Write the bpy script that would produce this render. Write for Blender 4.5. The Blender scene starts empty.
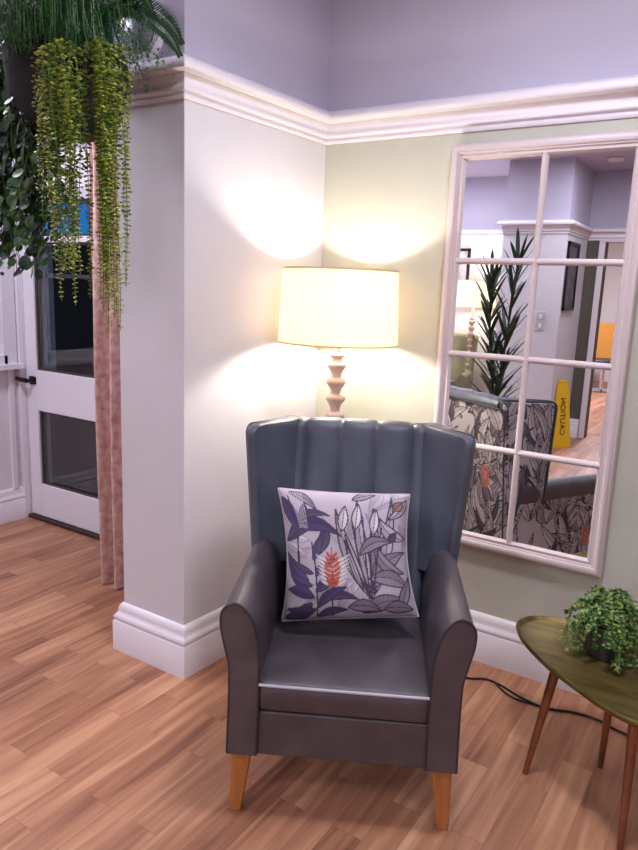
import bpy, math, random
import numpy as np
from mathutils import Vector, Matrix
random.seed(7)
SC = bpy.context.scene
COL = SC.collection
# ------------------------------------------------------------------ camera
def make_camera():
    p, y, ro, f, H = 0.193810342, -0.56600435, -0.0391223935, 694.252811, 1.5
    fw = np.array([math.sin(y)*math.cos(p), math.cos(y)*math.cos(p), -math.sin(p)])
    rt = np.array([math.cos(y), -math.sin(y), 0]); dn = np.cross(fw, rt)
    r2 = rt*math.cos(ro) + dn*math.sin(ro); d2 = -rt*math.sin(ro) + dn*math.cos(ro)
    cd = bpy.data.cameras.new('camera'); co = bpy.data.objects.new('camera', cd); COL.objects.link(co)
    cd.sensor_fit = 'VERTICAL'; cd.sensor_height = 24; cd.lens = f*24/850; cd.clip_start = .02
    co.matrix_world = Matrix(((r2[0], -d2[0], -fw[0], 0), (r2[1], -d2[1], -fw[1], 0), (r2[2], -d2[2], -fw[2], H), (0, 0, 0, 1)))
    SC.camera = co
make_camera()
# ------------------------------------------------------------------ light
w = bpy.data.worlds.new('world'); SC.world = w; w.use_nodes = True
w.node_tree.nodes['Background'].inputs[0].default_value = (.55, .65, 1, 1)
w.node_tree.nodes['Background'].inputs[1].default_value = .06
SC.view_settings.view_transform = 'Standard'; SC.view_settings.look = 'None'
SC.view_settings.exposure = 0.0; SC.view_settings.gamma = 1; SC.view_settings.use_curve_mapping = False
CEIL = 2.8
def area(name, loc, size, power, col, rot=(0, 0, 0)):
    l = bpy.data.lights.new(name, 'AREA'); l.shape = 'DISK'; l.size = size; l.energy = power; l.color = col
    o = bpy.data.objects.new(name, l); o.location = loc; o.rotation_euler = rot; COL.objects.link(o); return o
COOL = (.86, .86, 1.0)
PANELS = [(-.45, 1.50, 33), (-3.0, 1.5, 33), (.9, .2, 14), (-1.2, -1.2, 22), (-3.1, -1.5, 34), (1.2, -1.3, 18), (-1.6, -5.4, 200)]
for (x, y, p) in PANELS:
    area('panel_light', (x, y, CEIL-.035), .42, p, COOL)
LAMP_W, LAMP2_W = 19, 16
LAMP_COL = (1.0, .92, .80)

# ------------------------------------------------------------------ helpers
def new_mat(name, col, rough=.5, metal=0, spec=.5, var=None, vscale=8, bump=0, bscale=60, stretch=(1, 1, 1), coat=0, sheen=0):
    m = bpy.data.materials.new(name); m.use_nodes = True
    nt = m.node_tree; b = nt.nodes['Principled BSDF']
    c = tuple(col)+(1,)
    b.inputs['Base Color'].default_value = c; b.inputs['Roughness'].default_value = rough
    b.inputs['Metallic'].default_value = metal; b.inputs['Specular IOR Level'].default_value = spec
    b.inputs['Coat Weight'].default_value = coat; b.inputs['Sheen Weight'].default_value = sheen
    if var or bump:
        tc = nt.nodes.new('ShaderNodeTexCoord'); mp = nt.nodes.new('ShaderNodeMapping')
        mp.inputs['Scale'].default_value = stretch; nt.links.new(tc.outputs['Object'], mp.inputs['Vector'])
    if var:
        n = nt.nodes.new('ShaderNodeTexNoise'); n.inputs['Scale'].default_value = vscale; n.inputs['Detail'].default_value = 6
        nt.links.new(mp.outputs[0], n.inputs['Vector'])
        r = nt.nodes.new('ShaderNodeValToRGB'); r.color_ramp.elements[0].position = .32; r.color_ramp.elements[1].position = .68
        r.color_ramp.elements[0].color = c; r.color_ramp.elements[1].color = tuple(var)+(1,)
        nt.links.new(n.outputs['Fac'], r.inputs[0]); nt.links.new(r.outputs[0], b.inputs['Base Color'])
    if bump:
        n2 = nt.nodes.new('ShaderNodeTexNoise'); n2.inputs['Scale'].default_value = bscale; n2.inputs['Detail'].default_value = 4
        nt.links.new(mp.outputs[0], n2.inputs['Vector'])
        bp = nt.nodes.new('ShaderNodeBump'); bp.inputs['Strength'].default_value = bump; bp.inputs['Distance'].default_value = .004
        nt.links.new(n2.outputs['Fac'], bp.inputs['Height']); nt.links.new(bp.outputs[0], b.inputs['Normal'])
    return m
def s2l(r, g, b):
    f = lambda c: (c/255/12.92) if c/255 <= .04045 else ((c/255+.055)/1.055)**2.4
    return (f(r), f(g), f(b))
def attr_mat(name, rough=.8, bump=.15, bscale=500):
    m = new_mat(name, (.5, .5, .5), rough, bump=bump, bscale=bscale, spec=.25)
    a = m.node_tree.nodes.new('ShaderNodeVertexColor'); a.layer_name = 'print'
    m.node_tree.links.new(a.outputs['Color'], m.node_tree.nodes['Principled BSDF'].inputs['Base Color'])
    return m

class MB:
    def __init__(s): s.v = []; s.f = []; s.m = []
    def add(s, vs, fs, mi=0):
        o = len(s.v); s.v += [tuple(p) for p in vs]; s.f += [tuple(i+o for i in f) for f in fs]; s.m += [mi]*len(fs)
    def box(s, a, b, mi=0):
        x0, y0, z0 = a; x1, y1, z1 = b
        s.add([(x0,y0,z0),(x1,y0,z0),(x1,y1,z0),(x0,y1,z0),(x0,y0,z1),(x1,y0,z1),(x1,y1,z1),(x0,y1,z1)],
              [(0,3,2,1),(4,5,6,7),(0,1,5,4),(1,2,6,5),(2,3,7,6),(3,0,4,7)], mi)
    def loft(s, rings, caps=True, closed=True, mi=0):
        n = len(rings[0]); vs = [p for r in rings for p in r]; fs = []
        for i in range(len(rings)-1):
            for j in range(n if closed else n-1):
                k = (j+1) % n
                fs.append((i*n+j, i*n+k, (i+1)*n+k, (i+1)*n+j))
        if caps and closed:
            fs.append(tuple(range(n))[::-1]); fs.append(tuple(range((len(rings)-1)*n, len(rings)*n)))
        s.add(vs, fs, mi)
    def tube(s, pts, r, n=8, mi=0):
        pts = [Vector(p) for p in pts]; rings = []
        rs = r if isinstance(r, (list, tuple)) else [r]*len(pts)
        up = None
        for i, p in enumerate(pts):
            t = (pts[min(i+1, len(pts)-1)]-pts[max(i-1, 0)]).normalized()
            if up is None: up = Vector((0, 0, 1)) if abs(t.z) < .9 else Vector((1, 0, 0))
            a = (up - t*up.dot(t)).normalized(); up = a; b = t.cross(a)
            rings.append([p+(a*math.cos(2*math.pi*k/n)+b*math.sin(2*math.pi*k/n))*rs[i] for k in range(n)])
        s.loft(rings, mi=mi)
    def lathe(s, prof, c=(0, 0, 0), n=40, mi=0):
        rings = [[(c[0]+r*math.cos(2*math.pi*k/n), c[1]+r*math.sin(2*math.pi*k/n), c[2]+z) for k in range(n)] for r, z in prof]
        s.loft(rings, caps=False, mi=mi)
        s.add([], [])
    def build(s, name, mats, parent=None, smooth=False, bevel=0, seg=2, sharp=40, sub=0, loc=None):
        me = bpy.data.meshes.new(name); me.from_pydata(s.v, [], s.f); 
        if not isinstance(mats, (list, tuple)): mats = [mats]
        for m in mats: me.materials.append(m)
        if len(mats) > 1: me.polygons.foreach_set('material_index', s.m)
        import bmesh
        bm = bmesh.new(); bm.from_mesh(me); bmesh.ops.recalc_face_normals(bm, faces=bm.faces); bm.to_mesh(me); bm.free()
        o = bpy.data.objects.new(name, me); COL.objects.link(o)
        if parent: o.parent = parent
        if loc: o.location = loc
        if smooth:
            me.polygons.foreach_set('use_smooth', [True]*len(me.polygons))
            me.set_sharp_from_angle(angle=math.radians(sharp))
        if bevel:
            md = o.modifiers.new('bevel', 'BEVEL'); md.width = bevel; md.segments = seg; md.limit_method = 'ANGLE'; md.angle_limit = math.radians(35)
            md.harden_normals = False
            me.polygons.foreach_set('use_smooth', [True]*len(me.polygons)); me.set_sharp_from_angle(angle=math.radians(60))
        if sub:
            md = o.modifiers.new('sub', 'SUBSURF'); md.levels = sub; md.render_levels = sub
        me.update(); return o
def thing(name, label, cat, loc=(0, 0, 0), rz=0, group=None):
    o = bpy.data.objects.new(name, None); COL.objects.link(o); o.location = loc; o.rotation_euler = (0, 0, rz)
    o.empty_display_size = .1; return tag(o, label, cat, group)
def tag(o, label, cat, group=None):
    o['label'] = label; o['category'] = cat
    if group: o['group'] = group
    return o
def struct(o): o['kind'] = 'structure'; return o
def cr(pts, n, closed=False):
    """Catmull-Rom resample"""
    P = [np.array(p, float) for p in pts]; N = len(P); out = []
    segs = N if closed else N-1
    for i in range(segs):
        g = (lambda k: P[k % N]) if closed else (lambda k: P[min(max(k, 0), N-1)])
        a, b, c, d = g(i-1), g(i), g(i+1), g(i+2)
        for k in range(n):
            t = k/n
            out.append(.5*((2*b)+(-a+c)*t+(2*a-5*b+4*c-d)*t*t+(-a+3*b-3*c+d)*t**3))
    if not closed: out.append(P[-1])
    return [tuple(p) for p in out]
def sweep(path, prof, side=1):
    """path: 2D wall line points; prof: (offset from wall, z). Mitred. room is to the right of the path if side=1"""
    n = len(path); rings = []
    for i, p in enumerate(path):
        p = Vector(p); ds = []
        if i > 0: ds.append((p-Vector(path[i-1])).normalized())
        if i < n-1: ds.append((Vector(path[i+1])-p).normalized())
        ns = [Vector((d.y, -d.x))*side for d in ds]
        m = ns[0] if len(ns) == 1 else (ns[0]+ns[1])/(1+ns[0].dot(ns[1]))
        rings.append([(p.x+m.x*o, p.y+m.y*o, z) for o, z in prof])
    return rings

# ------------------------------------------------------------------ materials
M = {}
M['lilac'] = new_mat('lilac_paint', s2l(186, 182, 200), .85, var=s2l(181, 177, 195), vscale=2, bump=.08, bscale=300)
M['white'] = new_mat('white_gloss_paint', s2l(228, 222, 228), .42)
M['ceil'] = new_mat('ceiling_paint', s2l(196, 188, 210), .9, bump=.05, bscale=200)
M['door_white'] = new_mat('door_paint', s2l(226, 222, 230), .38)
M['black'] = new_mat('black_metal', (.012, .011, .013), .35, metal=.3)
M['brownstrip'] = new_mat('threshold_brown', s2l(60, 40, 36), .6)
def wallpaper(name, col, c2):
    m = new_mat(name, col, .78, var=c2, vscale=3, spec=.3)
    nt = m.node_tree; b = nt.nodes['Principled BSDF']
    tc = nt.nodes.new('ShaderNodeTexCoord'); mp = nt.nodes.new('ShaderNodeMapping'); mp.inputs['Scale'].default_value = (1, 1, .35)
    n = nt.nodes.new('ShaderNodeTexNoise'); n.inputs['Scale'].default_value = 190; n.inputs['Detail'].default_value = 2
    nt.links.new(tc.outputs['Object'], mp.inputs[0]); nt.links.new(mp.outputs[0], n.inputs['Vector'])
    bp = nt.nodes.new('ShaderNodeBump'); bp.inputs['Strength'].default_value = .22; bp.inputs['Distance'].default_value = .004
    nt.links.new(n.outputs['Fac'], bp.inputs['Height']); nt.links.new(bp.outputs[0], b.inputs['Normal'])
    return m
M['pierpaper'] = wallpaper('pale_textured_wallpaper', s2l(212, 210, 214), s2l(206, 204, 208))
M['sage'] = wallpaper('sage_wallpaper', s2l(190, 190, 176), s2l(184, 184, 170))
M['olive'] = new_mat('dark_olive_paint', s2l(92, 88, 78), .8)
M['cream'] = new_mat('cream_paint', s2l(214, 208, 200), .8)
def floor_mat():
    m = bpy.data.materials.new('oak_strip_floor'); m.use_nodes = True; nt = m.node_tree; b = nt.nodes['Principled BSDF']
    N = nt.nodes.new; Lk = nt.links.new
    tc = N('ShaderNodeTexCoord'); mp = N('ShaderNodeMapping'); mp.inputs['Rotation'].default_value = (0, 0, math.radians(90)); Lk(tc.outputs['Object'], mp.inputs[0])
    br = N('ShaderNodeTexBrick'); br.inputs['Scale'].default_value = 1; br.inputs['Brick Width'].default_value = .50; br.inputs['Row Height'].default_value = .095
    br.inputs['Mortar Size'].default_value = .0006; br.inputs['Mortar Smooth'].default_value = .3; br.offset = .37; br.offset_frequency = 2; br.squash = 1
    br.inputs['Color1'].default_value = (0, 0, 0, 1); br.inputs['Color2'].default_value = (1, 1, 1, 1); br.inputs['Mortar'].default_value = (.5, .5, .5, 1)
    Lk(mp.outputs[0], br.inputs['Vector'])
    # grain stretched along the plank (world Y)
    mg = N('ShaderNodeMapping'); mg.inputs['Scale'].default_value = (16, 1.1, 1); Lk(tc.outputs['Object'], mg.inputs[0])
    off = N('ShaderNodeVectorMath'); off.operation = 'MULTIPLY_ADD'; Lk(br.outputs['Color'], off.inputs[0]); off.inputs[1].default_value = (7, 13, 3); Lk(mg.outputs[0], off.inputs[2])
    g = N('ShaderNodeTexNoise'); g.inputs['Scale'].default_value = 1.6; g.inputs['Detail'].default_value = 7; g.inputs['Distortion'].default_value = .7; Lk(off.outputs[0], g.inputs['Vector'])
    ramp = N('ShaderNodeValToRGB'); cs = [(0, s2l(114, 72, 53)), (.3, s2l(152, 103, 77)), (.6, s2l(176, 125, 95)), (1, s2l(204, 156, 120))]
    ramp.color_ramp.elements[0].color = cs[0][1]+(1,); ramp.color_ramp.elements[1].color = cs[3][1]+(1,)
    for p, c in cs[1:3]: e = ramp.color_ramp.elements.new(p); e.color = c+(1,)
    mx = N('ShaderNodeMath'); mx.operation = 'MULTIPLY_ADD'; Lk(br.outputs['Color'], mx.inputs[0]); mx.inputs[1].default_value = .42
    m2 = N('ShaderNodeMath'); m2.operation = 'MULTIPLY_ADD'; Lk(g.outputs['Fac'], m2.inputs[0]); m2.inputs[1].default_value = 1.5; m2.inputs[2].default_value = -.46
    Lk(m2.outputs[0], mx.inputs[2]); Lk(mx.outputs[0], ramp.inputs[0])
    mm = N('ShaderNodeMix'); mm.data_type = 'RGBA'; Lk(br.outputs['Fac'], mm.inputs[0]); Lk(ramp.outputs[0], mm.inputs[6]); mm.inputs[7].default_value = s2l(120, 78, 60)+(1,)
    Lk(mm.outputs[2], b.inputs['Base Color'])
    b.inputs['Roughness'].default_value = .42; b.inputs['Specular IOR Level'].default_value = .4
    bp = N('ShaderNodeBump'); bp.inputs['Strength'].default_value = .12; bp.inputs['Distance'].default_value = .002; Lk(g.outputs['Fac'], bp.inputs['Height']); Lk(bp.outputs[0], b.inputs['Normal'])
    return m
M['floor'] = floor_mat()
def glass_mat(name, tint=(1, 1, 1), rough=0):
    m = bpy.data.materials.new(name); m.use_nodes = True; nt = m.node_tree; b = nt.nodes['Principled BSDF']
    b.inputs['Transmission Weight'].default_value = 1; b.inputs['Roughness'].default_value = rough; b.inputs['Base Color'].default_value = tint+(1,); b.inputs['IOR'].default_value = 1.5
    return m
M['glass'] = glass_mat('clear_glass')
M['mirror'] = new_mat('mirror_silver', (.93, .93, .95), 0.0, metal=1)
M['chrome'] = new_mat('chrome', (.7, .7, .72), .15, metal=1)

# ------------------------------------------------------------------ structure
PX0, PX1, PY = -2.078, -1.745, 1.83      # pier
PC = -1.703                              # its right face runs slightly askew to this corner
WY = 2.65; XL = -3.84; XR = 3.0; YB = -2.6; YE = -8.5
RZ = 2.17                                 # paint split behind the rail
b = MB(); b.box((XL-.3, YE-.2, -.1), (XR+.2, WY+.12, 0)); struct(b.build('floor', M['floor']))
b = MB(); b.box((XL-.3, YE-.2, CEIL), (XR+.2, WY+.12, CEIL+.1)); struct(b.build('ceiling', M['ceil']))
b = MB(); b.box((PX1, WY, 0), (XR+.2, WY+.12, RZ)); b.box((PX1, WY, RZ), (XR+.2, WY+.12, CEIL), 1); struct(b.build('wall_front', [M['sage'], M['lilac']]))
b = MB(); q4 = [(PX0, PY), (PX1, PY), (PC+.004, WY+.10), (PX0, WY+.10)]
b.loft([[(x, y, z) for x, y in q4] for z in (0, RZ)]); b.loft([[(x, y, z) for x, y in q4] for z in (RZ, CEIL)], mi=1); struct(b.build('wall_pier', [M['pierpaper'], M['lilac']]))
b = MB(); b.box((XL, WY, 2.17), (PX0, WY+.12, CEIL), 1); b.box((-2.86, WY, 0), (PX0, WY+.12, 2.17), 0); struct(b.build('wall_doorway', [M['pierpaper'], M['lilac']]))
b = MB(); W0, W1, WZ0, WZ1 = 1.2, 2.50, 1.0, 2.0
b.box((XL-.15, YE, 0), (XL, W0, CEIL)); b.box((XL-.15, W1, 0), (XL, WY+.12, CEIL)); b.box((XL-.15, W0, 0), (XL, W1, WZ0)); b.box((XL-.15, W0, WZ1), (XL, W1, CEIL)); struct(b.build('wall_left', M['door_white']))
b = MB(); b.box((XR, YE, 0), (XR+.12, WY, CEIL)); struct(b.build('wall_right', M['cream']))
DX0, DX1, DZ = -1.55, -.45, 2.09
b = MB(); b.box((XL, YB-.15, 0), (-1.745, YB, RZ)); b.box((-1.745, YB-.15, 0), (DX0, YB, RZ), 2); b.box((DX0, YB-.15, DZ), (DX1, YB, RZ), 0); b.box((DX1, YB-.15, 0), (XR, YB, RZ), 2); b.box((XL, YB-.15, RZ), (XR, YB, CEIL), 1)
struct(b.build('wall_back', [M['cream'], M['lilac'], M['olive']]))
b = MB(); b.box((XL, YE-.12, 0), (XR, YE, CEIL)); struct(b.build('wall_far', M['cream']))
KX0, KX1, KY = -2.36, -1.735, -1.75       # pillar seen in the mirror
b = MB(); b.box((KX0, YB, 0), (KX1, KY, RZ)); b.box((KX0, YB, RZ), (KX1, KY, CEIL), 1); struct(b.build('wall_pillar', [M['pierpaper'], M['lilac']]))
RAIL = [(0, 2.104), (.007, 2.104), (.010, 2.108), (.010, 2.116), (.006, 2.119), (.006, 2.124), (.014, 2.127), (.019, 2.133), (.019, 2.141), (.015, 2.146), (.016, 2.158), (.021, 2.172), (.024, 2.177), (.024, 2.181), (.052, 2.183), (.058, 2.188), (.060, 2.200), (.057, 2.210), (.048, 2.220), (.040, 2.224), (.036, 2.228), (0, 2.230)]
SK = [(0, 0), (.026, 0), (.026, .125), (.022, .132), (.024, .140), (.024, .150), (.018, .158), (.013, .168), (.014, .178), (.010, .194), (.004, .203), (0, .204)]
SK = [(a*1.3, z) for a, z in SK]
def trim(name, path, prof, side=1):
    m = MB(); m.loft(sweep(path, prof, side)); return struct(m.build(name, M['white'], smooth=True, sharp=50))
front = [(PX0, WY), (PX0, PY), (PX1, PY), (PC, WY), (XR, WY)]
trim('trim_1', front, RAIL); trim('baseboard_front', front, SK)
back = [(XR, YB), (KX1, YB), (KX1, KY), (KX0, KY), (KX0, YB), (XL, YB)]
trim('trim_2', back, RAIL)
trim('baseboard_back', [(DX0-.066, YB), (KX1, YB), (KX1, KY), (KX0, KY), (KX0, YB), (XL, YB)], SK)
trim('baseboard_left', [(XL, YB), (XL, WY-.06)], SK); trim('baseboard_right', [(XR, WY), (XR, YB)], SK)
# architrave of the opening in the back wall
b = MB(); b.box((DX0-.06, YB, 0), (DX0, YB+.025, DZ)); struct(b.build('trim_3', M['white'], bevel=.006))
b = MB(); b.box((DX1, YB, 0), (DX1+.06, YB+.025, DZ)); struct(b.build('trim_5', M['white'], bevel=.006))
b = MB(); b.box((DX0-.06, YB, DZ), (DX1+.06, YB+.025, DZ+.012)); struct(b.build('trim_6', M['white']))
# window on left wall
b = MB(); x = XL
for (y0, y1, z0, z1) in [(W0-.07, W0+.03, WZ0-.02, WZ1+.07), (W1-.03, W1+.06, WZ0-.02, WZ1+.07), (W0, W1, WZ1-.03, WZ1+.07), (W0, W1, WZ0-.02, WZ0+.04), (1.82, 1.86, WZ0, WZ1), (W0, W1, 1.5, 1.53)]:
    b.box((x-.06, y0, z0), (x+.025, y1, z1))
b.box((x-.06, W0-.09, WZ0-.05), (x+.06, W1+.08, WZ0-.015))
wn = struct(b.build('window_1', M['door_white'], bevel=.005))
b = MB(); b.box((x-.04, W0, WZ0), (x-.034, W1, WZ1)); b.build('window_pane', M['glass'], wn)
# panelling verticals below the window
b = MB(); b.box((XL, 2.50, .2), (XL+.02, 2.535, 2.17)); b.box((XL, 2.565, 0), (XL+.035, 2.60, 2.17)); struct(b.build('trim_4', M['door_white'], bevel=.004))

# glazed door
door = bpy.data.objects.new('door_1', None); COL.objects.link(door); struct(door)
D0, D1 = -3.80, -2.90; F, G = 2.605, 2.655
b = MB(); b.box((D0-.045, 2.60, 0), (D0-.004, WY+.12, 2.17)); b.box((D1+.004, 2.60, 0), (D1+.06, WY+.12, 2.17)); b.box((D0-.045, 2.60, 2.136), (D1+.06, WY+.12, 2.19)); b.build('door_frame', M['door_white'], door, bevel=.004)
gl0, gl1 = D0+.10, D1-.10
b = MB()
b.box((D0, F, .025), (gl0, G, 2.13)); b.box((gl1, F, .025), (D1, G, 2.13))
for z0, z1 in [(.025, .235), (.70, .95), (1.70, 1.735), (1.93, 2.13)]: b.box((gl0, F, z0), (gl1, G, z1))
b.build('door_leaf', M['door_white'], door, bevel=.004)
b = MB()
for z0, z1 in [(.235, .70), (.95, 1.70), (1.735, 1.93)]:
    for (xa, xb_, za, zb) in [(gl0, gl0+.014, z0, z1), (gl1-.014, gl1, z0, z1), (gl0, gl1, z0, z0+.012), (gl0, gl1, z1-.012, z1)]: b.box((xa, F+.012, za), (xb_, F+.026, zb))
b.build('glazing_bead', new_mat('dark_bead', s2l(70, 62, 58), .5), door)
for z0, z1 in [(.235, .70), (.95, 1.70)]:
    b = MB(); b.box((gl0, F+.028, z0), (gl1, F+.034, z1)); b.build('glass_pane', M['glass'], door)
b = MB(); b.box((gl0, F+.026, 1.735), (gl1, F+.034, 1.93)); b.build('blue_panel', new_mat('blue_film', s2l(20, 110, 175), .3), door)
b = MB(); b.box((-3.83, 2.58, 0), (-2.85, 2.76, .022)); b.build('threshold', M['brownstrip'], door, bevel=.003)
h = MB(); h.lathe([(0, 0), (.026, 0), (.026, .012), (.012, .014), (.012, .05), (0, .05)], n=20)
h.v = [(p[0]-3.735, F-p[2], p[1]+.885) for p in h.v]
h.tube([(-3.735, F-.045, .885), (-3.78, F-.05, .887), (-3.845+.02, F-.05, .892)], [.016, .015, .012])
h.box((-3.765, F-.008, .862), (-3.705, F, .908))
h.build('door_handle', M['black'], door, smooth=True)

# outside, seen dimly through the door glass
b = MB(); b.box((-9, WY+.3, -.12), (-1, 8, -.02)); struct(b.build('ground', new_mat('paving', s2l(60, 58, 56), .8, var=s2l(45, 44, 42))))
b = MB(); b.box((-7, 5.2, -.1), (-1.5, 5.35, 2.4)); struct(b.build('wall_garden', new_mat('garden_brick', s2l(50, 42, 38), .9, var=s2l(35, 30, 28), vscale=20)))

# ------------------------------------------------------------------ ceiling panels
lm = bpy.data.materials.new('lit_diffuser'); lm.use_nodes = True
e = lm.node_tree.nodes['Principled BSDF']; e.inputs['Emission Color'].default_value = COOL+(1,); e.inputs['Emission Strength'].default_value = 6
where = ['above the grey armchair', 'nearest the glazed door', 'right of the camera by the mirror wall', 'just in front of the pillar', 'over the olive wing chair', 'right of the pillar near the back wall', 'in the room beyond the opening']
for (x, y, p), wh in zip(PANELS, where):
    t = thing('ceiling_light', 'round white ceiling light with lit diffuser, '+wh, 'ceiling light', (x, y, CEIL), 0, 'round ceiling lights')
    m = MB(); m.lathe([(.225, 0), (.245, -.002), (.245, -.03), (.225, -.03), (.225, 0)], n=40); m.build('rim', M['white'], t, smooth=True)
    m = MB(); m.lathe([(0, -.004), (.224, -.004)], n=40); m.build('diffuser', lm, t)
m = MB(); m.lathe([(0, 0), (.075, 0), (.08, -.012), (.06, -.03), (.03, -.034), (0, -.034)], n=32)
o = m.build('ceiling_fitting', M['white'], smooth=True, loc=(-1.42, -1.95, CEIL)); tag(o, 'small round white fitting on the ceiling above the opening', 'smoke detector')  # small round ceiling fitting, unlit


# ------------------------------------------------------------------ leaf print (the fabric's own pattern, as vertex colours)
def seg_leaf(P, col, X, Y, x0, y0, x1, y1, wd, bend, fill, line, rib=True, lw=.006, veins=False):
    dx, dy = x1-x0, y1-y0; Ln = math.hypot(dx, dy); ux, uy = dx/Ln, dy/Ln
    a = ((X-x0)*ux+(Y-y0)*uy)/Ln; d = -(X-x0)*uy+(Y-y0)*ux - bend*4*a*(1-a)
    ok = (a > 0) & (a < 1); ac = np.clip(a, 0, 1)
    hw = wd*np.sin(np.pi*ac**.85)
    ins = ok & (np.abs(d) < hw); edge = ok & (np.abs(np.abs(d)-hw) < lw)
    if fill is not None:
        sh = 1-.22*(d[ins] > 0)
        col[ins] = np.array(fill)*sh[:, None]
    if veins:
        vv = ins & (np.sin(a*60-np.abs(d)*120) > .75); col[vv] = col[vv]*.72+np.array(line)*.28
    col[edge] = line
    if rib: col[ok & (np.abs(d) < lw*.55)] = line
def stroke(col, X, Y, x0, y0, x1, y1, bend, wd, c):
    dx, dy = x1-x0, y1-y0; Ln = math.hypot(dx, dy); ux, uy = dx/Ln, dy/Ln
    a = ((X-x0)*ux+(Y-y0)*uy)/Ln; d = -(X-x0)*uy+(Y-y0)*ux - bend*4*a*(1-a)
    col[(a > 0) & (a < 1) & (np.abs(d) < wd)] = c
PALE, MID, DARK, INK, PUR = s2l(174, 163, 174), s2l(142, 131, 143), s2l(84, 74, 106), s2l(70, 61, 76), s2l(78, 69, 108)
def cushion_print(X, Y):
    col = np.empty(X.shape+(3,)); col[:] = PALE
    n = np.sin(X*31+Y*17)*.5+np.sin(X*13-Y*41)*.5; col *= (1+.03*n)[..., None]
    L = lambda *a, **k: seg_leaf(None, col, X, Y, *a, **k)
    rs = random.Random(9)
    for k in range(26):
        a0 = rs.uniform(-.3, 1.4)+(math.pi/2 if k % 2 else .3); x_, y_ = rs.uniform(0, 1), rs.uniform(0, 1); q = rs.uniform(.18, .34)
        L(x_, y_, x_+q*math.cos(a0), y_+q*math.sin(a0), rs.uniform(.02, .045), rs.uniform(-.04, .04), rs.choice([s2l(172,162,172), s2l(164,154,165), s2l(192,183,190)]), s2l(138,128,140), lw=.003)
    # right half: pale plants with inked outlines
    for a in [(.66,.18,.44,.86,.045,.03,PALE,INK), (.68,.20,.60,.95,.04,.02,PALE,INK), (.70,.2,.72,.88,.035,-.01,MID,INK), (.70,.2,.86,.97,.045,-.04,PALE,INK),
              (.70,.25,.97,.52,.07,.06,MID,INK), (.95,.35,.72,.62,.045,.07,MID,INK), (.98,.62,.76,.80,.05,.05,PALE,INK), (.66,.32,.98,.22,.06,.05,MID,INK),
              (.60,.05,.95,.14,.06,.04,MID,INK), (.62,.22,.50,.62,.02,.01,PALE,INK), (.88,.06,.99,.32,.04,0,MID,INK), (.5,.1,.74,.06,.05,.03,MID,INK), (.98,.95,.82,.78,.035,.03,PALE,INK)]:
        L(*a, veins=a[4] > .05, lw=.0055)
    for t in [(.66,.16,.56,.74), (.67,.16,.64,.80), (.68,.16,.70,.76), (.69,.16,.78,.72), (.67,.16,.50,.66)]: stroke(col, X, Y, *t, .01, .006, INK)
    for cx, cy in [(.50,.84), (.60,.86), (.73,.82)]: L(cx-.02, cy-.16, cx+.01, cy+.05, .035, 0, s2l(205,196,200), INK, lw=.005)
    L(.83,.60,.90,.68,.03,0,DARK,INK); L(.88,.86,.95,.93,.04,0,s2l(150,110,95),INK)
    # left half: dark purple foliage
    for a in [(.22,.30,.02,.52,.05,.03,PUR), (.30,.50,.36,.76,.04,-.02,DARK), (.16,.76,.02,.60,.045,.02,DARK), (.24,.14,.02,.02,.05,.03,PUR), (.30,.16,.58,.16,.035,.04,DARK), (.10,.62,.30,.72,.04,.04,PUR)]: L(*a, INK, lw=.005)
    for a in [(.60,.50,.86,.60,.05,.05,MID), (.76,.08,.98,.06,.05,.02,MID), (.56,.94,.74,.99,.03,.01,MID)]: L(*a, INK, veins=True)
    stroke(col, X, Y, .27, .03, .25, .60, -.02, .006, INK); stroke(col, X, Y, .13, .40, .16, .75, .01, .005, INK); stroke(col, X, Y, .07, .95, .14, .40, .02, .006, INK)
    for a in [(.25,.27,.05,.36,.035,.02,PUR), (.26,.18,.03,.24,.045,-.02,PUR), (.27,.09,.04,.10,.04,.03,PUR), (.27,.22,.47,.35,.04,.02,PUR), (.28,.10,.50,.26,.035,.03,PUR), (.27,.03,.5,.08,.03,.02,PUR),
              (.26,.36,.06,.46,.025,.01,DARK), (.27,.34,.42,.48,.03,.01,DARK), (.26,.46,.33,.66,.03,.0,DARK), (.05,.66,.48,.64,.055,.09,PUR), (.12,.74,.40,.80,.03,.05,DARK), (.02,.94,.16,.66,.05,.0,PUR), (.20,.90,.14,.66,.04,.02,DARK), (.08,.98,.30,.84,.03,.03,MID), (.03,.04,.16,.02,.03,0,DARK)]:
        L(*a, INK, lw=.005)
    for k in range(6): stroke(col, X, Y, .07+.02*k, .98, .16+.012*k, .70, .01, .003, PALE)
    # orange flower with pale side bracts
    OR = s2l(190, 92, 68); WH = s2l(215, 206, 208)
    for i in range(7):
        yy = .27+i*.030; L(.40, yy, .30-.004*i, yy+.06, .010, .01, WH, s2l(160,150,158), rib=False, lw=.002); L(.40, yy, .51+.004*i, yy+.06, .010, -.01, WH, s2l(160,150,158), rib=False, lw=.002)
    for i in range(7):
        yy = .26+i*.036; wv = .052*math.sin(math.pi*(i+2.2)/10)+.010
        L(.40, yy, .40-wv, yy+.050, .0105, .004, OR, s2l(160,74,58), rib=False, lw=.002); L(.40, yy, .40+wv, yy+.050, .0105, -.004, OR, s2l(160,74,58), rib=False, lw=.002)
    stroke(col, X, Y, .40, .24, .40, .56, 0, .006, s2l(180, 80, 58)); stroke(col, X, Y, .38, .03, .40, .26, .0, .005, INK)
    return np.clip(col, 0, 1)
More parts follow.
